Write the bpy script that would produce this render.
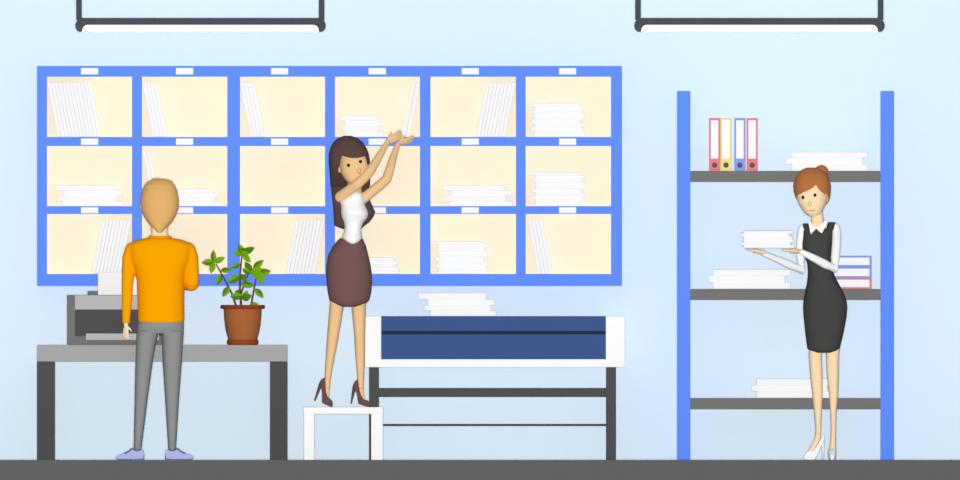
import bpy, bmesh, math
from mathutils import Vector, Matrix

for o in list(bpy.data.objects):
    bpy.data.objects.remove(o, do_unlink=True)
SC = bpy.context.scene
COL = SC.collection
S = 0.006                                   # metres per photograph pixel


def X(px): return (px - 480) * S
def Z(py): return (460 - py) * S
def W(px, py, y): return Vector((X(px), y, Z(py)))


# ------------------------------------------------------------------ camera
cd = bpy.data.cameras.new('camera')
cd.type = 'ORTHO'
cd.ortho_scale = 960 * S
cam = bpy.data.objects.new('camera', cd)
COL.objects.link(cam)
cam.location = (0, -7.0, Z(240))
cam.rotation_euler = (math.pi / 2, 0, 0)
SC.camera = cam

# ------------------------------------------------------------------ light
AMB, SUN = 0.23, 0.805
wd = bpy.data.worlds.new('World')
SC.world = wd
wd.use_nodes = True
wd.node_tree.nodes['Background'].inputs[0].default_value = (1, 1, 1, 1)
wd.node_tree.nodes['Background'].inputs[1].default_value = AMB
sl = bpy.data.lights.new('sun', 'SUN')
sl.energy = math.pi * SUN
sl.angle = math.radians(1.0)
so = bpy.data.objects.new('sun', sl)
COL.objects.link(so)
so.location = (0, -6, 3)
so.rotation_euler = (math.pi / 2, 0, 0)     # shines straight at the wall

SC.view_settings.view_transform = 'Standard'
SC.view_settings.look = 'None'
SC.view_settings.gamma = 1
SC.view_settings.exposure = 0.0
SC.view_settings.use_curve_mapping = False


# ------------------------------------------------------------------ materials
def lin(c):
    c /= 255
    return c / 12.92 if c <= 0.04045 else ((c + 0.055) / 1.055) ** 2.4


def mat(name, hexa, emit=0, rough=0.9):
    m = bpy.data.materials.new(name)
    m.use_nodes = True
    nt = m.node_tree
    b = nt.nodes['Principled BSDF']
    c = [lin(int(hexa[i:i + 2], 16)) for i in (0, 2, 4)]
    c = [min(0.97, v) for v in c]
    tc = nt.nodes.new('ShaderNodeTexCoord')
    nz = nt.nodes.new('ShaderNodeTexNoise')
    nz.inputs['Scale'].default_value = 9
    mx = nt.nodes.new('ShaderNodeMix')
    mx.data_type = 'RGBA'
    mx.inputs[6].default_value = (*[v * 0.99 for v in c], 1)
    mx.inputs[7].default_value = (*[min(1, v * 1.01) for v in c], 1)
    nt.links.new(tc.outputs['Object'], nz.inputs['Vector'])
    nt.links.new(nz.outputs['Fac'], mx.inputs[0])
    nt.links.new(mx.outputs[2], b.inputs['Base Color'])
    b.inputs['Roughness'].default_value = rough
    b.inputs['Specular IOR Level'].default_value = 0.0
    if emit:
        b.inputs['Emission Color'].default_value = (1, 1, 1, 1)
        b.inputs['Emission Strength'].default_value = emit
    return m


M = {k: mat(k, v) for k, v in dict(
    wall_paint='DDEEFF', floor_dark='606060', ceiling_paint='EEF6FF',
    cabinet_blue='638FFF', cream='F5EAD5', paper='F7F7F9', white_metal='FFFFFF',
    lamp_grey='4E5153', desk_top='A6A6A6', desk_leg='505050',
    shelf_grey='767674', plotter_blue='3F598B', slot_dark='2F3042', rail_grey='505250',
    printer_grey='767676', printer_light='B7B7B7', printer_dark='505050', feed_paper='F2F2F2',
    terracotta='AA6639', terracotta_dark='8C4226', saucer='9A4A22', soil='5A3A2A', stem_brown='6A4430',
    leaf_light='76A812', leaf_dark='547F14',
    binder_red='EA8084', binder_yellow='F0DC82', binder_blue='86A0E6', ring_hole='5E5A58',
    sweater_orange='FFA400', trousers_grey='8F918F', hair_blond='E3B26D', skin_pale='F6DFC2',
    sneaker_blue='B2BAE8', sneaker_trim='66729E',
    hair_dark='5A4642', skin_tan='EEC48F', skirt_brown='755654', pump_brown='6C4C4A', shirt_white='FFFFFF',
    hair_auburn='B67245', skin_light='FADDB4', dress_charcoal='464644', eye_dark='33201A', lip='C88C6C',
).items()}
M['lamp_tube'] = mat('lamp_tube', 'FFFFFF', emit=0.9)


# ------------------------------------------------------------------ mesh helpers
def fin(name, bm, mats, parent=None, base=None, smooth=False):
    """link a bmesh (built in world metres) as ONE mesh object"""
    bmesh.ops.recalc_face_normals(bm, faces=bm.faces)
    off = Vector(base) if base is not None else Vector((0, 0, 0))
    if parent is not None:
        r = parent
        off = Vector(r.location)
        while r.parent is not None:
            r = r.parent
            off = off + Vector(r.location)
    bmesh.ops.translate(bm, verts=bm.verts, vec=-off)
    me = bpy.data.meshes.new(name)
    bm.to_mesh(me)
    bm.free()
    if smooth:
        for p in me.polygons:
            p.use_smooth = True
    for m in (mats if isinstance(mats, (list, tuple)) else [mats]):
        me.materials.append(m)
    o = bpy.data.objects.new(name, me)
    COL.objects.link(o)
    if parent is not None:
        o.parent = parent
    elif base is not None:
        o.location = base
    return o


def tag(o, label, cat, group=None):
    o['label'] = label
    o['category'] = cat
    if group:
        o['group'] = group
    return o


def thing(name, label, cat, base, group=None):
    o = bpy.data.objects.new(name, None)
    o.empty_display_size = 0.05
    COL.objects.link(o)
    o.location = base
    return tag(o, label, cat, group)


def struct(name, bm, m):
    o = fin(name, bm, m)
    o['kind'] = 'structure'
    return o


def wbox(bm, x0, x1, y0, y1, z0, z1, bev=0, seg=1):
    vs = [bm.verts.new((x, y, z)) for x in (x0, x1) for y in (y0, y1) for z in (z0, z1)]
    fs = []
    for f in ((0, 1, 3, 2), (4, 6, 7, 5), (0, 4, 5, 1), (2, 3, 7, 6), (0, 2, 6, 4), (1, 5, 7, 3)):
        fs.append(bm.faces.new([vs[i] for i in f]))
    if bev:
        es = list({e for f in fs for e in f.edges})
        bmesh.ops.bevel(bm, geom=es, offset=bev, segments=seg, affect='EDGES', profile=0.5)
    return bm


def box(bm, px0, px1, py0, py1, y0, y1, bev=0.0, seg=1):
    """py0 is the upper pixel row"""
    return wbox(bm, X(px0), X(px1), y0, y1, Z(py1), Z(py0), bev, seg)


def nb(*a, **k):
    return box(bmesh.new(), *a, **k)


def prism(bm, pts, y0, y1, bev=0):
    a = [bm.verts.new(W(p[0], p[1], y0)) for p in pts]
    b = [bm.verts.new(W(p[0], p[1], y1)) for p in pts]
    n = len(pts)
    fs = [bm.faces.new(a), bm.faces.new(b[::-1])]
    for i in range(n):
        fs.append(bm.faces.new((a[i], b[i], b[(i + 1) % n], a[(i + 1) % n])))
    if bev:
        es = list({e for f in fs[:2] for e in f.edges})
        bmesh.ops.bevel(bm, geom=es, offset=bev, segments=2, affect='EDGES')
    return bm


def loft(bm, rows, n=28, p=2.45):
    """rows: (xl, xr, py, half_depth_m, y_centre) -> closed elliptic loft"""
    rings = []
    for xl, xr, py, hd, yc in rows:
        cx, rx = (X(xl) + X(xr)) / 2, (xr - xl) / 2 * S
        ring = []
        for i in range(n):
            t = 2 * math.pi * i / n
            c, s = math.cos(t), math.sin(t)
            c = math.copysign(abs(c) ** (2 / p), c)
            s = math.copysign(abs(s) ** (2 / p), s)
            ring.append(bm.verts.new((cx + rx * c, yc + hd * s, Z(py))))
        rings.append(ring)
    for a, b in zip(rings, rings[1:]):
        for i in range(n):
            bm.faces.new((a[i], a[(i + 1) % n], b[(i + 1) % n], b[i]))
    bm.faces.new(rings[0])
    bm.faces.new(rings[-1][::-1])
    return bm


def tube(bm, pts, radii, n=14, flat=1.0, up=Vector((0, 1, 0)), balls=True):
    """pts world Vectors, radii metres; flat squashes along 'up'"""
    rings = []
    k = len(pts)
    for i, p in enumerate(pts):
        d = (pts[min(i + 1, k - 1)] - pts[max(i - 1, 0)]).normalized()
        a = d.cross(up)
        if a.length < 1e-3:
            a = d.cross(Vector((1, 0, 0)))
        a.normalize()
        b = a.cross(d).normalized()
        sq = lambda v: math.copysign(abs(v) ** 0.85, v)
        rings.append([bm.verts.new(p + a * radii[i] * sq(math.cos(2 * math.pi * j / n))
                                   + b * radii[i] * flat * sq(math.sin(2 * math.pi * j / n))) for j in range(n)])
    for a, b in zip(rings, rings[1:]):
        for i in range(n):
            bm.faces.new((a[i], a[(i + 1) % n], b[(i + 1) % n], b[i]))
    bm.faces.new(rings[0])
    bm.faces.new(rings[-1][::-1])
    if balls:
        for i in (0, k - 1):
            ball(bm, pts[i], (radii[i],) * 3)
    return bm


def ball(bm, c, r, rot=None, u=14, v=10):
    mt = Matrix.Translation(c)
    if rot is not None:
        mt = mt @ rot
    mt = mt @ Matrix.Diagonal((*r, 1))
    bmesh.ops.create_uvsphere(bm, u_segments=u, v_segments=v, radius=1, matrix=mt)
    return bm


def ptube(bm, pts, rpx, **k):
    return tube(bm, [W(*p) for p in pts], [r * S for r in rpx], **k)


def remesh(bm, voxel, smooth=4, cut=None):
    """union every closed piece of bm into one continuous surface"""
    bmesh.ops.recalc_face_normals(bm, faces=bm.faces)
    me = bpy.data.meshes.new('work')
    bm.to_mesh(me)
    bm.free()
    o = bpy.data.objects.new('work', me)
    COL.objects.link(o)
    md = o.modifiers.new('r', 'REMESH')
    md.mode = 'VOXEL'
    md.voxel_size = voxel
    if smooth:
        sm = o.modifiers.new('s', 'SMOOTH')
        sm.factor = 0.5
        sm.iterations = smooth
    c = None
    if cut is not None:
        bmesh.ops.recalc_face_normals(cut, faces=cut.faces)
        cm = bpy.data.meshes.new('cut')
        cut.to_mesh(cm)
        cut.free()
        c = bpy.data.objects.new('cut', cm)
        COL.objects.link(c)
        bo = o.modifiers.new('b', 'BOOLEAN')
        bo.operation = 'DIFFERENCE'
        bo.object = c
        bo.solver = 'EXACT'
    dg = bpy.context.evaluated_depsgraph_get()
    ev = o.evaluated_get(dg)
    out = bmesh.new()
    tmp = ev.to_mesh()
    out.from_mesh(tmp)
    ev.to_mesh_clear()
    bpy.data.objects.remove(o)
    bpy.data.meshes.remove(me)
    if c is not None:
        bpy.data.objects.remove(c)
    return out


ORD = ['first', 'second', 'third', 'fourth', 'fifth', 'sixth', 'seventh', 'eighth', 'ninth', 'tenth',
       'eleventh', 'twelfth']

# ------------------------------------------------------------------ setting
struct('floor', wbox(bmesh.new(), -3.4, 3.4, -1.2, 0.0, -0.22, 0.0), M['floor_dark'])
struct('wall_back', wbox(bmesh.new(), -3.4, 3.4, 0.0, 0.12, -0.22, 3.3), M['wall_paint'])
struct('ceiling', wbox(bmesh.new(), -3.4, 3.4, -1.2, 0.0, 3.2, 3.3), M['ceiling_paint'])

# ------------------------------------------------------------------ wall cabinet
CY0, CY1 = -0.20, -0.001
COLX = [(47, 132), (142, 227.3), (240, 325), (335, 420), (430.5, 516), (525.7, 611)]
ROWY = [(76.7, 137), (146, 206.2), (214, 274)]
cab = thing('wall_cabinet', 'wide blue wall cabinet of eighteen cream cubbies with white label cards', 'cabinet',
            (X(329.5), CY1, Z(286)))
bm = bmesh.new()
for a in ((37, 46.8, 66, 286), (611.2, 622, 66, 286), (46.8, 611.2, 66, 76.5), (46.8, 611.2, 274.2, 286)):
    box(bm, *a, CY0 + 0.004, CY1)
for a in ((37, 47, 66, 286), (611, 622, 66, 286), (47, 611, 66, 76.7), (47, 611, 274, 286)):
    box(bm, *a, CY0, CY0 + 0.004)
fin('frame', bm, M['cabinet_blue'], cab)
bm = bmesh.new()
for a in ((46.8, 47, 76.7, 274), (611, 611.2, 76.7, 274), (46.8, 611.2, 76.5, 76.7), (46.8, 611.2, 274, 274.2)):
    box(bm, *a, CY0 + 0.004, -0.016)
fin('bounce_lining', bm, M['cream'], cab)  # unseen cream liner, added to brighten the cubbies and stop blue bounce
fin('back_panel', nb(47, 611, 76.7, 274, -0.016, CY1), M['cream'], cab)
for (a, b), (c, d) in zip(COLX, COLX[1:]):
    dv = fin('divider', nb(b, c, 76.7, 274, CY0 + 0.004, -0.016), M['cream'], cab)  # dividers and shelves cream behind the edge, chosen to cut blue bounce
    fin('front_edge', nb(b, c, 76.7, 274, CY0, CY0 + 0.004), M['cabinet_blue'], dv)
for (a, b), (c, d) in zip(ROWY, ROWY[1:]):
    for x0, x1 in COLX:
        sf = fin('shelf', nb(x0, x1, b, c, CY0 + 0.004, -0.016), M['cream'], cab)
        fin('front_edge', nb(x0, x1, b, c, CY0 + 0.0003, CY0 + 0.004), M['cabinet_blue'], sf)
for x0, (y0, y1) in [(x, y) for y in ((68, 74.4), (138.5, 144.8), (207.3, 213.2)) for x in (81, 176, 271, 368.7, 461.7, 559)]:
    fin('label_card', nb(x0, x0 + 17.2, y0, y1, CY0 - 0.004, CY0 + 0.001), M['paper'], cab)

ROWN = ['top', 'middle', 'bottom']
COLN = ['first', 'second', 'third', 'fourth', 'fifth', 'sixth']

# folders -------------------------------------------------------------
FT, FH, FD = 3.30 * S, 55.2 * S, 0.165
folder0 = None


def folders(r, c, x_low, n, side, pitch=3.62):
    """side -1: tops lean left, x_low = lower-left corner of the first; +1: tops lean right, x_low = lower-right corner of the last"""
    global folder0
    a = math.radians(10.9)
    zf = Z(ROWY[r][1])
    for i in range(n):
        if side < 0:
            px = x_low + i * pitch
            cx, cz = X(px) + FT / 2 * math.cos(a), zf + FT / 2 * math.sin(a)
            k = i
        else:
            px = x_low - (n - 1 - i) * pitch
            cx, cz = X(px) - FT / 2 * math.cos(a), zf + FT / 2 * math.sin(a)
            k = i
        if folder0 is None:
            b = bmesh.new()
            wbox(b, -FT / 2, FT / 2, -FD / 2, FD / 2, 0, FH, 0.0012)
            folder0 = fin('folder', b, M['paper'], base=(0, 0, 0))
            o = folder0
        else:
            o = folder0.copy()
            COL.objects.link(o)
        o.location = (cx, CY0 + 0.008 + FD / 2, cz)
        o.rotation_euler = (0, side * a, 0)
        tag(o, f'{ORD[k]} slim white folder from the left leaning {"left" if side < 0 else "right"} in {COLN[c]} cubby, {ROWN[r]} row',
            'folder', f'white folders leaning in {COLN[c]} cubby of {ROWN[r]} row')


folders(0, 0, 58.0, 12, -1)
folders(0, 1, 153.0, 4, -1)
folders(0, 2, 250.6, 4, -1)
folders(0, 3, 409.5, 2, 1, 4.6)
folders(0, 4, 505.0, 8, 1)
folders(1, 1, 153.4, 2, -1)
folders(2, 0, 120.5, 8, 1)
folders(2, 2, 314.4, 8, 1)
folders(2, 5, 538.3, 4, -1)


# papers --------------------------------------------------------------
def pile(rows, ys, y0, y1, place, group):
    n = len(rows)
    for i, (a, b) in enumerate(rows):
        t, u = ys[i], ys[i + 1]
        o = fin('paper_sheaf', nb(a, b, t, u, y0 + 0.004 * (i % 2), y1 - 0.004 * ((i + 1) % 2), bev=0.0022),
                M['paper'], base=((X(a) + X(b)) / 2, (y0 + y1) / 2, Z(u)))
        o.location.z += 0.0005
        w = 'topmost white paper sheaf' if i == 0 else ('lowest white paper sheaf' if i == n - 1 else f'{ORD[i]} white paper sheaf from the top')
        tag(o, f'{w} {place}', 'paper', group)


def even(a, b, n): return [a + (b - a) * i / n for i in range(n + 1)]


LIFT = 0.0005
PY0, PY1 = CY0 + 0.006, -0.024
big = [(530.7, 580.1), (535.5, 585.4), (533.3, 581.9), (535.5, 585.2), (535.8, 585.4), (532, 581), (535.5, 585.4),
       (532, 583.6), (535.5, 585.4), (535.2, 585.4)]


def cub(rows, ys, c, r):
    pile(rows, ys, PY0, PY1, f'in pile in {COLN[c]} cubby of {ROWN[r]} row', f'paper pile in {COLN[c]} cubby of {ROWN[r]} row')


cub([(a - 1.2, b - 1) for a, b in big], even(103.3, 137, 10), 5, 0)
cub(big, even(172.3, 206.2, 10), 5, 1)
cub([(a - 97, b - 97.4) for a, b in big], even(241.5, 274, 10), 4, 2)
four = [(442.2, 504.5), (450.6, 512), (444, 505.5), (450, 512.3)]
cub(four, [185.2, 190.5, 196, 201.3, 206.2], 4, 1)
cub([(a - 387.6, b - 389.5) for a, b in four], [185.2, 190.5, 196, 201.3, 206.2], 0, 1)
cub([(340, 378), (344.7, 383.2), (342.4, 379.3), (345, 383)], [115.6, 121, 126.4, 131.8, 137], 3, 0)
cub([(165, 214), (168, 218), (166, 215), (169, 219)], even(188.8, 206.2, 4), 1, 1)
cub([(346, 394.5), (351, 399.5), (348, 395), (351, 399.6), (351, 399.5)], even(257.6, 274, 5), 3, 2)

# ------------------------------------------------------------------ hanging lamps
def lamp(x0, label):
    y0, y1 = -1.02, -0.90
    t = thing('hanging_lamp', label, 'lamp', (X(x0 + 125), -0.96, Z(32)), 'hanging strip lamps')
    for a in (0.7, 243.3):
        b = bmesh.new()
        zt = 3.2
        wbox(b, X(x0 + a), X(x0 + a + 5.6), -0.975, -0.945, Z(20), zt, 0.002)
        fin('stem', b, M['lamp_grey'], t)
        b = bmesh.new()
        wbox(b, X(x0 + a + 2.8) - 0.05, X(x0 + a + 2.8) + 0.05, -1.01, -0.91, zt - 0.02, zt, 0.003)
        fin('ceiling_plate', b, M['lamp_grey'], t)
    fin('housing', nb(x0 + 2, x0 + 248, 18, 25.4, y0 + 0.004, y1 - 0.004, bev=0.002), M['lamp_grey'], t)
    for s in (0, 1):
        pts = []
        for i in range(24):
            q = 2 * math.pi * i / 24
            pts.append((4.6 + 4.8 * math.cos(q), 25.6 + 6.3 * math.sin(q)))
        if s:
            pts = [(250 - p[0], p[1]) for p in pts]
        fin('end_cap', prism(bmesh.new(), [(x0 + p[0], p[1]) for p in pts], y0 + 0.012, y1 - 0.012, 0.004), M['lamp_grey'], t)
    r = 5.5
    a, b_ = x0 + 7, x0 + 243
    pts = [(a, 32), (a, 25 + r)]
    pts += [(a + r - r * math.cos(q), 25 + r - r * math.sin(q)) for q in [i * math.pi / 16 for i in range(1, 9)]]
    pts += [(b_ - r + r * math.sin(q), 25 + r - r * math.cos(q)) for q in [i * math.pi / 16 for i in range(0, 9)]]
    pts += [(b_, 32)]
    fin('diffuser', prism(bmesh.new(), pts, y0, y1, 0.001), M['lamp_tube'], t)


lamp(75.5, 'grey hanging strip lamp with white tube above the blue wall cabinet')
lamp(634.5, 'grey hanging strip lamp with white tube above the open blue rack')

# ------------------------------------------------------------------ desk, printer, plant
desk = thing('desk', 'long grey desk with dark legs carrying the printer and potted plant', 'desk', (X(162), -0.41, 0))
fin('desk_top', nb(37, 287.5, 345, 361.5, -0.75, -0.06, bev=0.002), M['desk_top'], desk)
for x0, x1 in ((37, 55), (270, 287.5)):
    for y0, y1 in ((-0.745, -0.65), (-0.165, -0.07)):
        fin('leg', nb(x0, x1, 361.5, 460, y0, y1, bev=0.002), M['desk_leg'], desk)

pr = thing('printer', 'grey desktop printer with paper standing in its feed, left on desk', 'printer', (X(122), -0.5, Z(345)))
fin('body', nb(67, 178, 295, 345, -0.68, -0.30, bev=0.002), M['printer_grey'], pr)
fin('top_panel', nb(75, 170, 295.3, 309.5, -0.688, -0.66, bev=0.001), M['printer_light'], pr)
fin('front_panel', nb(75, 170, 309.5, 336, -0.686, -0.66, bev=0.001), M['printer_dark'], pr)
fin('output_tray', nb(86, 159, 333.5, 340, -0.72, -0.66, bev=0.001), M['printer_light'], pr)
fin('knob', nb(87.5, 98, 291, 295.2, -0.60, -0.54, bev=0.002), M['printer_grey'], pr)
fin('knob', nb(147, 157.5, 291, 295.2, -0.60, -0.54, bev=0.002), M['printer_grey'], pr)
o = fin('feed_paper', nb(98, 147, 272.3, 295, -0.52, -0.50, bev=0.001), M['feed_paper'],
        base=(X(122), -0.51, Z(295)))
o.location.z += 0.0005
tag(o, 'pale paper standing upright in the printer feed behind the man in orange', 'paper')

PYC = -0.46
pot = thing('potted_plant', 'leafy green plant in a brown clay pot on the grey desk', 'plant', (X(242.7), PYC, Z(345)))


def lathe(bm, cx, yc, prof, n=40):
    rows = [(cx - r, cx + r, py, r * S, yc) for r, py in prof]
    return loft(bm, rows, n, 2.0)


fin('pot', lathe(bmesh.new(), 242.7, PYC, [(14, 341), (15.2, 337), (16.7, 331.5), (17.9, 325), (18.7, 317), (19, 309), (19, 307), (17, 306.5), (17, 309)]),
    M['terracotta'], pot, smooth=False)
fin('rim', lathe(bmesh.new(), 242.7, PYC, [(21, 309), (22.2, 308), (22.4, 306.8), (22, 305.4), (21, 305), (17.5, 305), (17.5, 307)]),
    M['terracotta_dark'], pot)
fin('saucer', lathe(bmesh.new(), 242.7, PYC, [(14.5, 345), (15.4, 344.3), (15.9, 342.5), (15.8, 340.5), (15.2, 339.6), (14, 339.6)]),
    M['saucer'], pot)
fin('soil', lathe(bmesh.new(), 242.7, PYC, [(17.4, 308), (17.4, 306)]), M['soil'], pot)
for pts, r in (([(236.5, 307, PYC), (232, 294, PYC - .01), (225, 280, PYC - .02), (216, 264, PYC - .03)], (0.95, .85, .75, .6)),
               ([(241.3, 307, PYC + .02), (240, 290, PYC + .02), (240, 276, PYC + .02), (242, 254, PYC + .02)], (1.1, .95, .85, .6)),
               ([(241, 294, PYC + .02), (244.5, 283, PYC), (249.5, 271, PYC - .02)], (.8, .75, .6)),
               ([(250.8, 307, PYC - .01), (253, 295, PYC - .01), (256.5, 276, PYC - .02)], (.95, .85, .6))):
    fin('stem', ptube(bmesh.new(), pts, r, n=8, balls=False), M['stem_brown'], pot, smooth=True)


def leaf(bm, b, t, w, y, flip=1, kind=2):
    """two-tone leaf folded along its midrib; kind 0 light, 1 dark, 2 both halves"""
    bx, tx = Vector((X(b[0]), y, Z(b[1]))), Vector((X(t[0]), y - 0.02, Z(t[1])))
    d = tx - bx
    nrm = Vector((0, -1, 0))
    side = d.normalized().cross(nrm).normalized() * flip
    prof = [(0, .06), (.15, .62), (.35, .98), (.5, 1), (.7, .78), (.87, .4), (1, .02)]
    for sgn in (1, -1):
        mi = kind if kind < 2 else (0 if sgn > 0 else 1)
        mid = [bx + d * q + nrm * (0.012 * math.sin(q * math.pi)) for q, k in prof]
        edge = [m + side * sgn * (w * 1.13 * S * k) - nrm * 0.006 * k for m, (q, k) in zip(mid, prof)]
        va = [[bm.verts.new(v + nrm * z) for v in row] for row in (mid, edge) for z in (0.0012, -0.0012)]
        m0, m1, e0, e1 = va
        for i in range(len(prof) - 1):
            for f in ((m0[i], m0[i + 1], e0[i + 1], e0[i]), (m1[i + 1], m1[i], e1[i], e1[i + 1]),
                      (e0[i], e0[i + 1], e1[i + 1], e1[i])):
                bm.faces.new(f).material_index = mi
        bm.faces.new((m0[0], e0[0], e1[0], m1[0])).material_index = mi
        bm.faces.new((m0[-1], m1[-1], e1[-1], e0[-1])).material_index = mi


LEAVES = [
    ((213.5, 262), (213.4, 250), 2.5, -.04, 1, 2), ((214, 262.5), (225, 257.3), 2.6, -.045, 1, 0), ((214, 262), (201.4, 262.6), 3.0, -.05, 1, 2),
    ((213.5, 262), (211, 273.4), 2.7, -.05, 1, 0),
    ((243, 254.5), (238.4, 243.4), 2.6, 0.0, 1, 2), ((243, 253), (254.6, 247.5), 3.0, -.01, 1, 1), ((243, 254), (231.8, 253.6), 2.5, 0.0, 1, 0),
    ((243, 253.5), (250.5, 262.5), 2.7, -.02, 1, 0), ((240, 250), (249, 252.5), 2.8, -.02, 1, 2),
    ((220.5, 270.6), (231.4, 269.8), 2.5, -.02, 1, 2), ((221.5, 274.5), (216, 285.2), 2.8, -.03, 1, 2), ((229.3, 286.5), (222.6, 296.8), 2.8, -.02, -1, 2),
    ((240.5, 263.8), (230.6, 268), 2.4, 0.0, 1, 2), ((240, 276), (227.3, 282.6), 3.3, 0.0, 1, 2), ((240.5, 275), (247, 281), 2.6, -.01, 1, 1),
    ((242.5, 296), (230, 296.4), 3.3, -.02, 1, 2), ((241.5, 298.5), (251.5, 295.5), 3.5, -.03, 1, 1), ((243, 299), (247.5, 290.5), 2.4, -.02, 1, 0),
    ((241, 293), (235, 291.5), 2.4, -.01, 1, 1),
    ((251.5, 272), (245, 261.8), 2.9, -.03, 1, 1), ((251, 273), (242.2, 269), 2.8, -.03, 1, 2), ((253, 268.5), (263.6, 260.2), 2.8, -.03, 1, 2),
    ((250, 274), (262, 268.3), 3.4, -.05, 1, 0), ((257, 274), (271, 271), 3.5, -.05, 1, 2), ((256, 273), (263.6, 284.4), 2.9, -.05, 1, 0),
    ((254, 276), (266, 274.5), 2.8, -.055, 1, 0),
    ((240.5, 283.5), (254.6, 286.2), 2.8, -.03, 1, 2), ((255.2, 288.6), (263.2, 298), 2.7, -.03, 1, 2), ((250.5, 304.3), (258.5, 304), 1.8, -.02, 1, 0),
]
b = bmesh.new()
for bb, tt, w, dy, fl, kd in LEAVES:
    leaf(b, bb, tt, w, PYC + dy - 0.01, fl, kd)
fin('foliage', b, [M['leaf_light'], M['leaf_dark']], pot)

# ------------------------------------------------------------------ stool
st = thing('step_stool', 'white step stool the dark-haired woman stands on', 'stool', (X(343.5), -0.635, 0))
fin('stool_top', nb(303.5, 383, 407.2, 414, -0.80, -0.47, bev=0.002), M['white_metal'], st)
for x0, x1 in ((304, 314.3), (371.2, 382.8)):
    for y0, y1 in ((-0.795, -0.735), (-0.535, -0.475)):
        fin('leg', nb(x0, x1, 414, 460, y0, y1, bev=0.0015), M['white_metal'], st)

# ------------------------------------------------------------------ plotter
pl = thing('plotter', 'wide white and dark blue plotter on a grey stand', 'plotter', (X(493), -0.25, 0))
LY0, LY1 = -0.44, -0.09
for x0, x1 in ((365, 381.2), (605.8, 625)):
    fin('end_cover', nb(x0, x1, 316.2, 367.2, LY0, LY1, bev=0.003), M['white_metal'], pl)
fin('lower_housing', nb(381.2, 605.8, 359.3, 367.2, LY0, LY1, bev=0.001), M['white_metal'], pl)
fin('front_cover', nb(381.2, 605.8, 334.4, 359.3, LY0 + 0.004, LY1, bev=0.001), M['plotter_blue'], pl)
fin('top_cover', nb(381.2, 605.8, 316.2, 331, LY0 + 0.004, LY1, bev=0.001), M['plotter_blue'], pl)
fin('paper_slot', nb(381.2, 605.8, 331, 334.4, LY0 + 0.012, LY1), M['slot_dark'], pl)
for x0, x1 in ((369, 379), (606, 616)):
    for y0, y1 in ((-0.42, -0.36), (-0.17, -0.11)):
        fin('leg', nb(x0, x1, 367.2, 460, y0, y1, bev=0.0015), M['rail_grey'], pl)
fin('cross_rail', nb(379, 606, 388, 397, -0.41, -0.37, bev=0.001), M['rail_grey'], pl)
fin('tie_rod', ptube(bmesh.new(), [(379, 425, -0.39), (606, 425, -0.39)], (1.05, 1.05), n=10, balls=False), M['rail_grey'], pl)
pile([(418.4, 486.2), (427.8, 494.6), (424.4, 490.7), (430.3, 496)], [293, 299.5, 305.4, 310.8, 316.2], -0.40, -0.19,
     'in the pile on the plotter', 'paper pile on the plotter')

# ------------------------------------------------------------------ rack
rk = thing('storage_rack', 'tall open rack with blue posts and three grey shelves', 'rack', (X(785.5), -0.265, 0))
for x0, x1 in ((677, 690.3), (880.5, 894)):
    for y0, y1 in ((-0.45, -0.38), (-0.15, -0.08)):
        fin('post', nb(x0, x1, 91, 460, y0, y1, bev=0.0015), M['cabinet_blue'], rk)
for y in ((171, 182), (289, 300), (398, 409.3)):
    fin('shelf', nb(690.3, 880.5, *y, -0.449, -0.081, bev=0.001), M['shelf_grey'], rk)
RY0, RY1 = -0.43, -0.20
pile([(791.9, 867.5), (785.6, 862.5), (791.9, 867.5)], [152.2, 157.6, 164.3, 171], RY0, RY1, 'in the pile on the top rack shelf', 'paper pile on the top rack shelf')
pile([(712.6, 790.5), (708, 785), (713, 790.5)], [269.6, 276, 282.5, 289], RY0, RY1, 'in the pile on the middle rack shelf', 'paper pile on the middle rack shelf')
pile([(756.7, 832), (752, 827), (757, 832)], [379, 385.3, 391.4, 398], RY0, RY1, 'in the pile on the lowest rack shelf', 'paper pile on the lowest rack shelf')

BH, BT, BD = 52.8, 11.0, 0.24


def binder(colour, place, rot, label, group):
    """ring binder, spine to the viewer; origin at its bottom centre"""
    t = thing('ring_binder', label, 'binder', (0, 0, 0), group)
    h, w = BH * S, BT / 2 * S
    b = bmesh.new()
    fr = -BD / 2
    wbox(b, -w, w, fr, fr + 0.006, 0, h, 0.001)                       # spine
    wbox(b, -w, -w + 0.006, fr + 0.004, BD / 2, 0, h, 0.001)          # boards
    wbox(b, w - 0.006, w, fr + 0.004, BD / 2, 0, h, 0.001)
    fin('cover', b, M[colour], t)
    fin('pages', wbox(bmesh.new(), -w + 0.007, w - 0.007, fr + 0.02, BD / 2 - 0.008, 0.006, h - 0.006), M['paper'], t)
    lw = 3.7 * S
    fin('spine_label', wbox(bmesh.new(), -lw, lw, fr - 0.0015, fr + 0.001, h - 40.4 * S, h - 2.2 * S), M['paper'], t)
    b = bmesh.new()
    bmesh.ops.create_cone(b, cap_ends=True, segments=20, radius1=2.7 * S, radius2=2.7 * S, depth=0.004,
                          matrix=Matrix.Translation((0, fr, 5.8 * S)) @ Matrix.Rotation(math.pi / 2, 4, 'X'))
    fin('finger_hole', b, M['ring_hole'], t)
    t.location = Vector(place) + Vector((0, 0, 0.0005))
    t.rotation_euler = (0, rot, 0)
    return t


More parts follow.
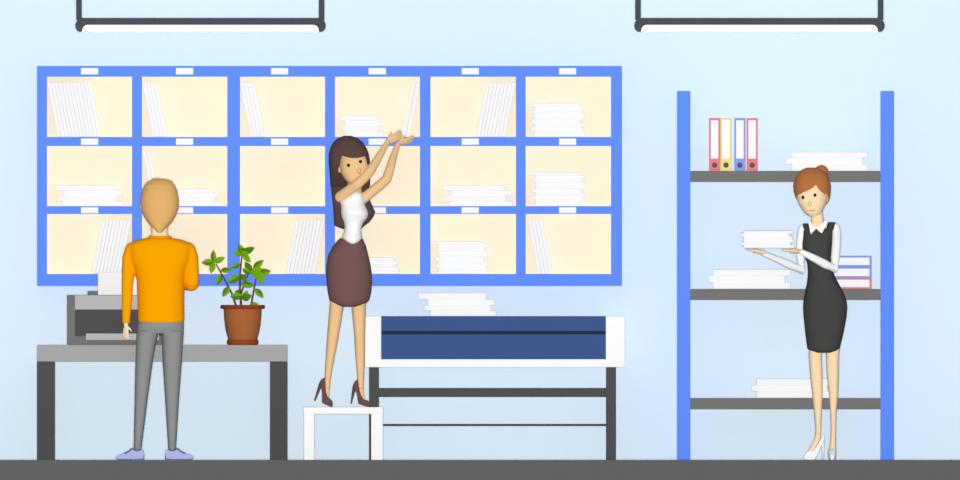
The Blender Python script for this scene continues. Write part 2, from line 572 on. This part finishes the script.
BY = RY0 + 0.12
for px, c, lab in ((714.6, 'binder_red', 'red ring binder standing at the left end of the top rack shelf'),
                   (726, 'binder_yellow', 'yellow ring binder standing on the top rack shelf'),
                   (739.9, 'binder_blue', 'blue ring binder standing upright on the top rack shelf'),
                   (752.2, 'binder_red', 'red ring binder standing right of the blue one, top rack shelf')):
    binder(c, (X(px), BY, Z(171)), 0, lab, 'ring binders standing on the top rack shelf')
for py, c, lab in ((289 - 5.5, 'binder_red', 'red ring binder lying flat at the bottom of the middle shelf pile'),
                   (289 - 16.55, 'binder_blue', 'blue ring binder lying between the red one and the topmost blue one'),
                   (289 - 27.6, 'binder_blue', 'topmost blue ring binder lying flat on the middle rack shelf')):
    binder(c, (X(871.6) - BH * S, BY, Z(py)), math.pi / 2, lab, 'ring binders lying on the middle rack shelf')


# ------------------------------------------------------------------ people helpers
def hand(bm, wrist, d, n, ln, thumb, curl=0.25, spread=0.10, out=0.75, tn=.25, thick=1.0):
    """five-fingered hand. d: pointing direction, n: palm normal (fingers curl towards it), thumb: +-1 side"""
    d = d.normalized()
    n = (n - d * n.dot(d)).normalized()
    s = d.cross(n).normalized() * thumb                     # towards the thumb
    pw, pl_ = ln * 0.21, ln * 0.50
    for q, w in ((0.0, .62), (.25, .85), (.55, 1.0), (.85, .98)):
        c = wrist + d * (pl_ * q)
        rot = Matrix((s, n, d)).transposed().to_4x4()
        ball(bm, c, (pw * w, ln * 0.075 * thick, ln * 0.16), rot)
    for i, (off, fl) in enumerate(((.72, .42), (.25, .47), (-.25, .44), (-.70, .35))):
        p = wrist + d * (pl_ * 0.88) + s * (pw * off)
        fd = (d + s * off * spread).normalized()
        pts = [p]
        for k, seg in enumerate((.45, .31, .24)):
            ang = curl * (k + 1) * (1 + 0.12 * i)
            v = fd * math.cos(ang) + n * math.sin(ang)
            pts.append(pts[-1] + v * ln * fl * seg)
        r = ln * 0.056
        tube(bm, pts, (r * 1.08, r, r * .92, r * .8), n=8)
    p = wrist + d * (pl_ * 0.22) + s * (pw * .62)
    v1 = (d * .55 + s * out + n * tn).normalized()
    v2 = (d * .85 + s * .35 + n * tn * 1.4).normalized()
    p1 = p + v1 * ln * .17
    p2 = p1 + v2 * ln * .13
    tube(bm, [p, p1, p2, p2 + v2 * ln * .09], (ln * .07, ln * .056, ln * .05, ln * .04), n=8)


def face_y(rows, px, py):
    """front surface depth of a lofted head at a pixel"""
    rs = sorted(rows, key=lambda r: r[2])
    for a, b in zip(rs, rs[1:]):
        if a[2] <= py <= b[2]:
            f = (py - a[2]) / (b[2] - a[2])
            xl, xr, _, hd, yc = [u + (v - u) * f for u, v in zip(a, b)]
            q = (px - (xl + xr) / 2) / ((xr - xl) / 2)
            return yc - hd * max(0, 1 - abs(q) ** 2.45) ** (1 / 2.45)
    return rs[0][4]


# ------------------------------------------------------------------ man
MY = -1.0
man = thing('person', 'blond person seen from behind in an orange sweater and grey trousers at desk', 'person', (X(160), MY, 0))
hair_rows = [(153, 168, 179.2, .03, MY), (148.5, 171.5, 181, .055, MY), (144.6, 174.8, 185, .08, MY), (142.2, 177.2, 190.5, .095, MY),
             (140.6, 178.8, 198, .105, MY), (140.4, 179, 203, .105, MY), (141.4, 178, 210, .10, MY), (143.6, 175.8, 216, .092, MY),
             (147, 172.4, 221.5, .086, MY), (151, 168.2, 226.5, .08, MY), (155, 164.2, 230.6, .073, MY), (157.6, 161.6, 233.2, .066, MY)]
head_rows = [(r[0] + 1.2 if i else 155, r[1] - 1.2, r[2] + (1.5 if i == 0 else 0), max(.01, r[3] - .004), MY + 0.025) for i, r in enumerate(hair_rows[:-1])]
b = bmesh.new()
loft(b, head_rows)
# face on the far side
ball(b, Vector((X(159.5), MY + .135, Z(209))), (.012, .018, .016))
ball(b, Vector((X(142), MY + .03, Z(206))), (.012, .02, .028))
ball(b, Vector((X(177.4), MY + .03, Z(206))), (.012, .02, .028))
loft(b, [(150.8, 168.2, 222, .048, MY), (151.2, 167.9, 232, .046, MY), (150, 169, 242, .05, MY), (148, 171, 248, .05, MY)])
loft(b, [(140, 181, 244, .06, MY), (135, 185, 252, .085, MY), (138, 182, 280, .095, MY), (141, 181, 318, .09, MY), (141, 180, 328, .08, MY)])
for cx in (147.5, 173): loft(b, [(cx - 7, cx + 7, 322, .06, MY), (cx - 6.5, cx + 6.5, 340, .055, MY)])
ptube(b, [(131.5, 250, MY), (128.7, 272, MY), (127, 300, MY - .01), (126, 322, MY - .03), (126, 326, MY - .032)], (4.6, 4.6, 3.6, 2.3, 2.2))
ptube(b, [(189.5, 250, MY), (191.5, 282, MY), (178, 284, MY + .16), (166, 285, MY + .26)], (4.6, 4, 3, 2.2))
hand(b, W(126, 325, MY - .032), Vector((-.03, 0, -1)), Vector((.55, .8, 0)), 0.098, 1, .12)
hand(b, W(166, 285, MY + .26), Vector((-.4, .9, 0)), Vector((0, 0, -1)), 0.10, -1, .2)
for pts, r in (([(147, 332, MY), (143.4, 380, MY), (138, 440, MY), (137.5, 453, MY)], (8, 6, 2.8, 2.6)),
               ([(173, 332, MY), (173, 380, MY), (172, 440, MY), (172, 453, MY)], (8, 6, 2.8, 2.6))):
    ptube(b, pts, r)
ball(b, W(134, 455.5, MY), (.05, .028, .018))
ball(b, W(176, 455.5, MY), (.05, .028, .018))
body = fin('body', remesh(b, 0.0035, 3), M['skin_pale'], man, smooth=True)
for px in (152.5, 166.5):
    fin('eye', ball(bmesh.new(), Vector((X(px), MY + .117, Z(202))), (.009, .007, .011)), M['eye_dark'], man, smooth=True)
fin('mouth', ptube(bmesh.new(), [(155.5, 218, MY + .108), (159.5, 219, MY + .112), (163.5, 218, MY + .108)], (.5, .6, .5), n=8), M['lip'], man, smooth=True)
b = bmesh.new()
loft(b, hair_rows)
for a, t in (((155, 181), (151.5, 178.2)), ((159, 180.5), (156, 177.6)), ((164, 181), (161.5, 178.4)), ((168, 182), (167.5, 179.4)), ((171, 184), (172.4, 180.8))):
    ptube(b, [(a[0], a[1], MY - .01), (t[0], t[1], MY - .01)], (2.4, .5), n=8, balls=False)
cut = bmesh.new()
wbox(cut, X(135), X(184), MY + 0.02, MY + 0.3, Z(240), Z(188))
fin('hair', remesh(b, 0.0032, 2, cut), M['hair_blond'], man, smooth=True)

b = bmesh.new()
loft(b, [(149.2, 170.4, 235.6, .056, MY), (147.2, 172.2, 238.2, .062, MY), (141, 178.5, 239, .074, MY), (134.5, 185.5, 241, .082, MY), (130, 190.2, 243.8, .09, MY),
         (128.5, 192, 250, .10, MY), (130, 190.5, 260, .108, MY), (134.3, 185.5, 270, .112, MY), (136.6, 184.6, 280, .112, MY), (137.4, 184.2, 300, .11, MY),
         (137.8, 184.3, 316, .108, MY), (138, 184.4, 321.4, .108, MY), (141, 181, 323, .10, MY)], 36)
ptube(b, [(132.6, 248.8, MY), (129.3, 258, MY), (128.5, 270, MY), (127.3, 285, MY), (126.9, 300, MY - .01), (126.3, 315, MY - .025), (126.2, 323.4, MY - .03)],
      (7.4, 7.1, 6.5, 5.8, 5.2, 4.3, 3.9), balls=False)
ball(b, W(132.4, 249.4, MY), (7.2 * S,) * 3)
ptube(b, [(188, 248.8, MY), (191, 258, MY), (191.7, 270, MY), (191.9, 282, MY), (190, 284, MY + .05), (178, 284.5, MY + .16), (168, 285, MY + .25)],
      (7.4, 7.3, 7.1, 7.2, 6.8, 4.4, 3.4), balls=False)
ball(b, W(188.2, 249.4, MY), (7.2 * S,) * 3)
ball(b, W(191.9, 284, MY + .01), (7.0 * S,) * 3)
fin('sweater', remesh(b, 0.004, 12), M['sweater_orange'], man, smooth=True)

b = bmesh.new()
loft(b, [(139.5, 183, 316, .10, MY), (138.3, 183.8, 322, .103, MY), (137, 184, 327, .10, MY), (137, 183.6, 333.5, .08, MY)], 36)
loft(b, [(136.8, 159.6, 331, .095, MY), (136.3, 158, 336, .092, MY), (136, 155.8, 345, .088, MY), (135.4, 153, 361, .08, MY), (134.6, 147.6, 400, .06, MY), (133.6, 141.4, 449.5, .045, MY)])
loft(b, [(160.6, 183.8, 331, .095, MY), (161.6, 183.6, 336, .092, MY), (162, 183, 345, .088, MY), (162.5, 182, 361, .08, MY), (165.2, 179, 400, .06, MY), (168.2, 176, 449.5, .045, MY)])
fin('trousers', remesh(b, 0.0035, 10), M['trousers_grey'], man, smooth=True)


def sneaker(xs, s):
    """xs ankle centre px, s = direction the toe points in the picture"""
    f = lambda p: (xs + s * p[0], p[1])
    up = [(-5.7, 449.3), (-7, 452.5), (-6.6, 459), (0, 459.2), (12, 459.2), (19.5, 459), (21.4, 457.4), (19.5, 455.6), (14, 453.4), (8, 450.4), (5.4, 447.8), (3.6, 449.5), (0, 450.6), (-3, 450.2)]
    sh = fin('shoe', remesh(prism(bmesh.new(), [f(p) for p in up], MY - .042, MY + .042), 0.003, 5), M['sneaker_blue'], man, smooth=True)
    so_ = [(-7.3, 454.4), (-7.3, 460), (-2.5, 460), (-1.5, 459.5), (4, 459.5), (6, 460), (18.6, 460), (21.6, 458), (18, 459), (0, 459), (-6.1, 458.4), (-6.6, 455)]
    fin('sole', prism(bmesh.new(), [f(p) for p in so_], MY - .044, MY + .044), M['sneaker_trim'], sh)
    b = bmesh.new()
    ptube(b, [(*f((4.6, 448.6)), MY - .042), (*f((8, 451.2)), MY - .043), (*f((12.4, 453.6)), MY - .043)], (.7, .75, .6), n=8)
    fin('laces', b, M['sneaker_trim'], sh, smooth=True)
    b = bmesh.new()
    ptube(b, [(*f((-3.4, 449.8)), MY - .042), (*f((0, 450.6)), MY - .044), (*f((3.4, 449.6)), MY - .042)], (.7, .8, .7), n=8)
    fin('collar', b, M['sneaker_trim'], sh, smooth=True)


sneaker(137.0, -1)
sneaker(172.4, 1)

# ------------------------------------------------------------------ woman on the stool
WY = -0.62
w1 = thing('person', 'person with long dark hair in white top and brown skirt reaching up on stool', 'person', (X(345), WY, Z(407.2)))
h1 = [(345, 353, 139.5, .02, WY), (340, 359, 143.5, .06, WY), (338.6, 364.6, 150, .088, WY), (338.4, 368, 157, .096, WY), (338.6, 370.6, 166, .098, WY),
      (340.3, 370, 173, .094, WY), (344, 367.5, 179, .084, WY), (348.5, 363.5, 183.5, .068, WY), (353, 360, 186.3, .045, WY)]
b = bmesh.new()
loft(b, h1)
ball(b, W(339.2, 169.6, WY - .02), (.009, .02, .02))
ball(b, Vector((X(359.2), face_y(h1, 359, 171) - .004, Z(171))), (.010, .013, .016))
ball(b, Vector((X(358.6), face_y(h1, 358, 168) + .002, Z(167.5))), (.007, .008, .018))
loft(b, [(347.4, 362, 178, .045, WY + .01), (347, 361.5, 188, .045, WY + .005), (344.5, 362.5, 196, .05, WY), (341, 364, 203, .06, WY)])
loft(b, [(342, 363, 198, .06, WY), (344, 365, 212, .075, WY), (347, 360, 226, .07, WY), (340, 364, 245, .085, WY), (331, 369, 262, .10, WY), (329.5, 369.5, 290, .10, WY), (333, 366, 302, .085, WY)])
# her right arm: crosses in front of neck and chin, then up
ptube(b, [(340.3, 197.0, WY - .03), (348, 191.2, WY - .07), (357, 184.6, WY - .112), (365, 177.2, WY - .125), (370.8, 170.3, WY - .115), (378, 158.5, WY - .07), (384.5, 147.2, WY - .02), (387.6, 142, WY + .01)],
      (5.6, 5.4, 5.1, 4.9, 4.5, 3.7, 2.9, 2.6))
hand(b, W(388, 141.6, WY + .01), Vector((.82, .45, .46)), Vector((-.3, .9, .1)), 0.125, 1, .10, out=.3)
# her left arm
ptube(b, [(363.8, 198.2, WY), (372, 191.5, WY - .01), (381, 184.4, WY - .015), (386.8, 178.8, WY), (389.6, 170, WY + .02), (392.8, 158.5, WY + .06), (396.2, 148.8, WY + .10), (397.6, 145, WY + .115)],
      (5.2, 5.1, 4.9, 4.9, 4.5, 3.8, 3.0, 2.7))
hand(b, W(398.2, 143.6, WY + .12), Vector((.86, .34, .26)), Vector((-.1, .72, .6)), 0.118, 1, .06, out=.3)
# legs
for rows in ([(330, 344.5, 298, .055, WY), (329.4, 343.6, 308, .052, WY), (327, 338.6, 338, .044, WY + .003), (326.2, 336.2, 350, .04, WY + .005), (325.2, 333, 366, .032, WY + .005), (324.6, 330.6, 380, .026, WY + .002), (325, 330.2, 388, .024, WY)],
             [(351, 366.3, 298, .055, WY), (351.6, 365.8, 308, .052, WY), (354.4, 365.2, 338, .044, WY + .003), (354.9, 365, 350, .04, WY + .005), (356.2, 364.6, 366, .032, WY + .005), (357.4, 363.9, 380, .026, WY + .002), (358.4, 363.6, 388, .024, WY)]):
    loft(b, rows)
ptube(b, [(327.6, 384, WY), (327, 392, WY), (327.3, 400, WY), (330, 404, WY)], (2.7, 2.5, 2.2, 1.4))
ptube(b, [(361, 384, WY), (361.4, 392, WY), (362.5, 399, WY), (365.5, 403.4, WY)], (2.7, 2.4, 2.1, 1.4))
fin('body', remesh(b, 0.0033, 3), M['skin_tan'], w1, smooth=True)
for px, py in ((348.4, 165.3), (360.5, 161.6)):
    fin('eye', ball(bmesh.new(), Vector((X(px), face_y(h1, px, py) - .001, Z(py))), (.0098, .006, .0105)), M['eye_dark'], w1, smooth=True)
fin('mouth', ptube(bmesh.new(), [(x, y, face_y(h1, x, y) - .001) for x, y in ((355.8, 178.2), (357.8, 178.2), (359.8, 177.4))], (.4, .5, .4), n=8), M['lip'], w1, smooth=True)

hr = [(344, 351, 135.8, .03, WY), (338.3, 357.5, 138, .065, WY), (333.4, 362.6, 142, .09, WY), (330.2, 366.6, 148, .105, WY), (328.8, 368.8, 154, .112, WY),
      (328.7, 369.7, 160, .115, WY), (329, 370, 166, .114, WY), (329.6, 370.3, 172, .11, WY + .01), (330, 370.3, 178, .09, WY + .03), (330.4, 370, 186, .06, WY + .06)]
b = bmesh.new()
loft(b, hr, 36)
loft(b, [(329.2, 369.8, 158, .06, WY + .06), (329.9, 370.1, 172, .055, WY + .07), (330.7, 369.8, 184, .05, WY + .085), (331.7, 369.5, 194, .05, WY + .095), (332.4, 370.2, 201, .05, WY + .10), (333.1, 373, 207, .05, WY + .10),
         (333.4, 375.3, 212, .05, WY + .10), (333.7, 373.4, 217, .05, WY + .10), (334, 369.2, 222.4, .048, WY + .10), (334.2, 364.8, 225.6, .044, WY + .10), (339, 362.5, 227.6, .034, WY + .10), (343.5, 361.8, 229.2, .02, WY + .10)], 36)
cut = prism(bmesh.new(), [(342.2, 155.4), (346, 157.0), (351, 158), (358, 158), (365.2, 156), (366.4, 160), (367.4, 165.6), (372, 166.5), (376, 195), (339, 195), (347.6, 184.5), (343.8, 179.2), (340.2, 174.4),
                          (338, 172.5), (337.6, 168.4), (339.4, 166), (340.6, 161)], WY - .4, WY + .01)
fin('hair', remesh(b, 0.0032, 2, cut), M['hair_dark'], w1, smooth=True)

b = bmesh.new()
loft(b, [(353.5, 358.5, 191.2, .05, WY - .005), (349.5, 362.4, 193.6, .062, WY - .01), (345.6, 363.9, 197, .075, WY - .01), (339.9, 364.5, 202, .085, WY - .01), (341.2, 365.2, 206, .095, WY - .012), (341.3, 367.4, 210.5, .105, WY - .015),
         (341.2, 368.2, 214, .105, WY - .015), (342.2, 367, 218, .095, WY - .012), (344.2, 363.4, 222.5, .085, WY - .01), (344.7, 361.6, 227, .08, WY - .01), (343.8, 361.6, 232, .085, WY - .012), (341.6, 362, 238, .10, WY - .018),
         (344.8, 360.2, 241.4, .098, WY - .02), (349, 356.6, 243.8, .088, WY - .02)], 36)
fin('top', remesh(b, 0.0033, 2), M['shirt_white'], w1, smooth=True)

b = bmesh.new()
loft(b, [(340, 362.3, 238.2, .088, WY), (337.2, 363.8, 241, .092, WY), (333, 366, 246, .098, WY), (328.4, 368.2, 254.5, .105, WY), (326.5, 370.4, 264, .112, WY), (326.1, 371.8, 273, .115, WY), (326.5, 372.1, 282, .112, WY),
         (327.6, 371.5, 291, .106, WY), (329.3, 369.5, 299.8, .098, WY), (331.2, 367.6, 302.2, .094, WY), (336.2, 362.6, 305.2, .085, WY), (342, 356.4, 306.9, .07, WY)], 36)
fin('skirt', remesh(b, 0.0035, 2), M['skirt_brown'], w1, smooth=True)


def pump(outline, heel, name='shoe'):
    sh = fin(name, remesh(prism(bmesh.new(), outline, WY - .028, WY + .028), 0.0028, 3), M['pump_brown'], w1, smooth=True)
    fin('heel', ptube(bmesh.new(), [(*heel[0], WY), (*heel[1], WY)], (1.9, .7), n=10), M['pump_brown'], sh, smooth=True)


pump([(325.2, 377.4), (321.6, 379), (319.4, 382.2), (320.8, 386), (321.9, 391), (322, 402.8), (326, 404.8), (332.6, 407.4), (332.8, 402.4), (331.4, 400), (328, 397.2), (326.4, 393), (325.3, 388), (324.8, 382)],
     ((320.8, 384), (314.8, 400.4)))
pump([(357.5, 379.4), (354.8, 381.4), (353, 384.8), (354.6, 389), (356.6, 393.4), (358.4, 403.8), (363, 405.6), (369.6, 407.2), (370, 403), (367.6, 400.4), (363.6, 399.4), (361, 395), (359.4, 390), (357.8, 384)],
     ((354.6, 386), (351.2, 403.2)))

# ------------------------------------------------------------------ woman at the rack
VY = -0.74
w2 = thing('person', 'person with auburn hair in charcoal dress holding papers beside the rack', 'person', (X(823), VY, 0))
h2 = [(806, 818, 172, .04, VY), (799.5, 824, 177, .08, VY), (796.4, 827, 184, .097, VY), (796, 827.8, 191, .10, VY), (796.6, 827.6, 198, .099, VY), (798.4, 826, 204, .094, VY),
      (801.4, 823.8, 209, .084, VY), (805, 820.6, 213.5, .07, VY), (809.4, 817, 216.6, .045, VY)]
b = bmesh.new()
loft(b, h2)
ball(b, W(827.2, 198.4, VY), (.010, .022, .024))
ball(b, Vector((X(809.6), face_y(h2, 810, 204) - .004, Z(204))), (.010, .013, .014))
ball(b, Vector((X(810.4), face_y(h2, 810, 200) + .002, Z(200.5))), (.007, .008, .018))
loft(b, [(811, 823.6, 206, .042, VY + .012), (811.4, 822.8, 214, .04, VY + .01), (811, 824, 220, .042, VY + .008), (811, 824.4, 226, .06, VY + .004), (810, 826, 230, .062, VY)])
loft(b, [(806, 831, 230, .07, VY), (806, 831, 245, .085, VY), (810, 829, 265, .075, VY), (808, 838, 290, .09, VY), (806, 844.6, 307, .10, VY), (810, 838, 346, .08, VY)])
ptube(b, [(803.5, 231, VY), (801.4, 250, VY - .02), (800.9, 269.6, VY - .05), (790, 264.9, VY - .095), (776, 258.8, VY - .15), (764.2, 254.1, VY - .198), (762, 253.2, VY - .205)], (2.4, 2.4, 2.6, 2.4, 2.0, 1.8, 1.8))
hand(b, W(763.5, 252.3, VY - .205), Vector((-.97, -.1, .17)), Vector((.1, 0, 1)), 0.115, 1, .0, tn=-.05, thick=1.6)
ptube(b, [(834.5, 230, VY), (836.2, 246, VY - .06), (835.2, 258, VY - .10), (834.2, 268.4, VY - .13), (826, 264.6, VY - .165), (814, 258.2, VY - .205), (801.8, 252.2, VY - .224), (800.5, 251.6, VY - .225)], (2.4, 2.4, 2.4, 2.6, 2.4, 2.2, 1.9, 1.8))
hand(b, W(801, 251.4, VY - .225), Vector((-.98, .05, .07)), Vector((.0, 0, 1)), 0.125, -1, .0, tn=-.05, thick=1.6)
for rows in ([(808.6, 823, 345, .05, VY), (808.8, 822, 358, .048, VY), (810.2, 822.6, 378, .045, VY + .008), (811.8, 822.9, 392, .042, VY + .01), (813.6, 822, 408, .034, VY + .008), (815.3, 821.2, 425, .026, VY), (815.6, 821, 434, .025, VY)],
             [(825.2, 840, 345, .05, VY), (826, 839.2, 358, .048, VY), (827, 838.9, 378, .045, VY + .008), (828.8, 838.3, 394, .042, VY + .01), (830.2, 836.6, 412, .034, VY + .008), (831, 836, 425, .026, VY), (830.4, 835.9, 438, .026, VY), (829.4, 836, 450, .028, VY - .01)]):
    loft(b, rows)
ptube(b, [(818.3, 431, VY), (817.4, 439, VY), (812.8, 447.4, VY - .012), (808.8, 453.4, VY - .02)], (2.8, 2.9, 2.5, 1.8))
ball(b, W(832.6, 453, VY - .05), (.02, .06, .02))
fin('body', remesh(b, 0.0033, 3), M['skin_light'], w2, smooth=True)
for px, py in ((803, 197.4), (815, 195.1)):
    fin('eye', ball(bmesh.new(), Vector((X(px), face_y(h2, px, py) - .001, Z(py))), (.0095, .006, .0105)), M['eye_dark'], w2, smooth=True)
fin('mouth', ptube(bmesh.new(), [(x, y, face_y(h2, x, y) - .001) for x, y in ((809.4, 210.3), (812, 211.3), (815, 209.9))], (.35, .5, .35), n=8), M['lip'], w2, smooth=True)

b = bmesh.new()
loft(b, [(807, 816, 167.6, .03, VY + .01), (802, 822, 169.6, .06, VY + .01), (797.4, 827.6, 174, .09, VY + .01), (794.2, 829.8, 180, .108, VY + .006), (793.1, 831, 186, .114, VY + .004), (793.8, 830.8, 192, .114, VY + .004), (795.6, 830.2, 197.5, .108, VY + .008),
         (798, 828.4, 202, .09, VY + .02), (804, 825, 206, .07, VY + .03)], 36)
fringe_cut = prism(bmesh.new(), [(797.2, 195.4), (803, 192.4), (809, 190.0), (813.6, 187.2), (815.8, 184.8), (817.6, 187.6), (820, 190.8), (823.6, 193.4), (824.6, 194.8), (826.2, 193.2), (828.4, 194.6), (828.6, 199), (827, 203.2), (825, 212), (790, 212), (794.8, 201), (796.4, 197.6)],
                   VY - .4, VY + .02)
ha = fin('hair', remesh(b, 0.0032, 2, fringe_cut), M['hair_auburn'], w2, smooth=True)
b = bmesh.new()
ball(b, W(821.4, 171.6, VY + .05), (7.2 * S, .045, 6.6 * S))
fin('bun', b, M['hair_auburn'], ha, smooth=True)

b = bmesh.new()
loft(b, [(803.4, 835.2, 228.8, .07, VY), (802.6, 833.4, 230.5, .082, VY), (802.6, 832.2, 236, .092, VY), (801.6, 832, 243, .104, VY), (801.4, 832, 249, .106, VY), (804.4, 832, 256, .098, VY), (807, 832.2, 263, .09, VY),
         (807.8, 833, 270, .09, VY), (807.7, 835.2, 277, .095, VY), (806.8, 839, 284, .10, VY), (805.2, 843, 291, .106, VY), (803.6, 846.2, 299, .11, VY), (803, 847.4, 307, .112, VY), (803.6, 846.6, 317, .108, VY), (805.2, 843.6, 333, .10, VY),
         (807.3, 839.8, 348.6, .09, VY), (810, 837.4, 350.8, .085, VY), (816, 831.6, 352.8, .07, VY)], 36)
loft(b, [(803, 808.6, 223.4, .035, VY), (802.4, 809.6, 228, .06, VY)], 20)
loft(b, [(828, 836, 222.2, .035, VY), (826.4, 834.4, 228, .06, VY)], 20)
fin('dress', remesh(b, 0.0035, 2), M['dress_charcoal'], w2, smooth=True)

b = bmesh.new()
ptube(b, [(802.6, 229, VY - .01), (801.4, 236, VY - .012), (800.4, 246, VY - .02), (800.7, 258, VY - .035), (800.9, 269.6, VY - .05), (790, 264.9, VY - .095), (776, 258.8, VY - .15), (764.2, 254.1, VY - .198)], (4.3, 4.4, 4.3, 4.4, 5.0, 4.1, 3.2, 2.5))
fin('sleeve', remesh(b, 0.003, 2), M['shirt_white'], w2, smooth=True)
b = bmesh.new()
ptube(b, [(835.6, 227, VY - .005), (836.6, 234, VY - .02), (836.2, 246, VY - .06), (835.2, 258, VY - .10), (834.2, 268.4, VY - .13), (826, 264.6, VY - .165), (814, 258.2, VY - .205), (801.8, 252.2, VY - .224)], (4.2, 4.6, 4.6, 4.5, 4.9, 4.4, 3.8, 2.9))
fin('sleeve', remesh(b, 0.003, 2), M['shirt_white'], w2, smooth=True)
b = bmesh.new()
prism(b, [(808.4, 222.8), (810.8, 234.2), (813.4, 231.6), (816.2, 228.4), (812.6, 225.4), (810, 220.4)], VY - .105, VY - .02, .002)
prism(b, [(827.6, 221.4), (821.9, 233.4), (818.8, 231.2), (816.2, 228.4), (821, 225), (825.6, 219.8)], VY - .105, VY - .02, .002)
fin('collar', b, M['shirt_white'], w2)

sh = fin('shoe', remesh(prism(bmesh.new(), [(823.2, 433), (821, 439), (816.6, 446.4), (812.8, 451.4), (809.2, 450.6), (806.4, 453), (803.8, 456.6), (804, 459), (809, 460), (814.6, 459.6), (817.4, 454.6), (820, 448.6), (823.6, 441.4), (824.2, 437)], VY - .05, VY + .022), 0.0028, 2),
         M['white_metal'], w2, smooth=True)
fin('heel', ptube(bmesh.new(), [(823, 440, VY), (823, 459.4, VY)], (1.3, .6), n=10, balls=False), M['white_metal'], sh, smooth=True)
b = bmesh.new()
loft(b, [(829, 836, 448.2, .03, VY - .03), (828, 836.4, 451, .06, VY - .04), (828, 836.3, 455, .085, VY - .05), (828.6, 836, 458.6, .09, VY - .052), (829.4, 835.4, 460, .085, VY - .052)])
fin('shoe', remesh(b, 0.003, 2), M['white_metal'], w2, smooth=True)

pile([(743.7, 793), (740.5, 789.4), (743.7, 792.4), (744, 793.4), (740.5, 790.4), (744, 794)], even(231, 248, 6), VY - .32, VY - .11,
     'held by the auburn-haired person', 'papers held by the auburn-haired person')
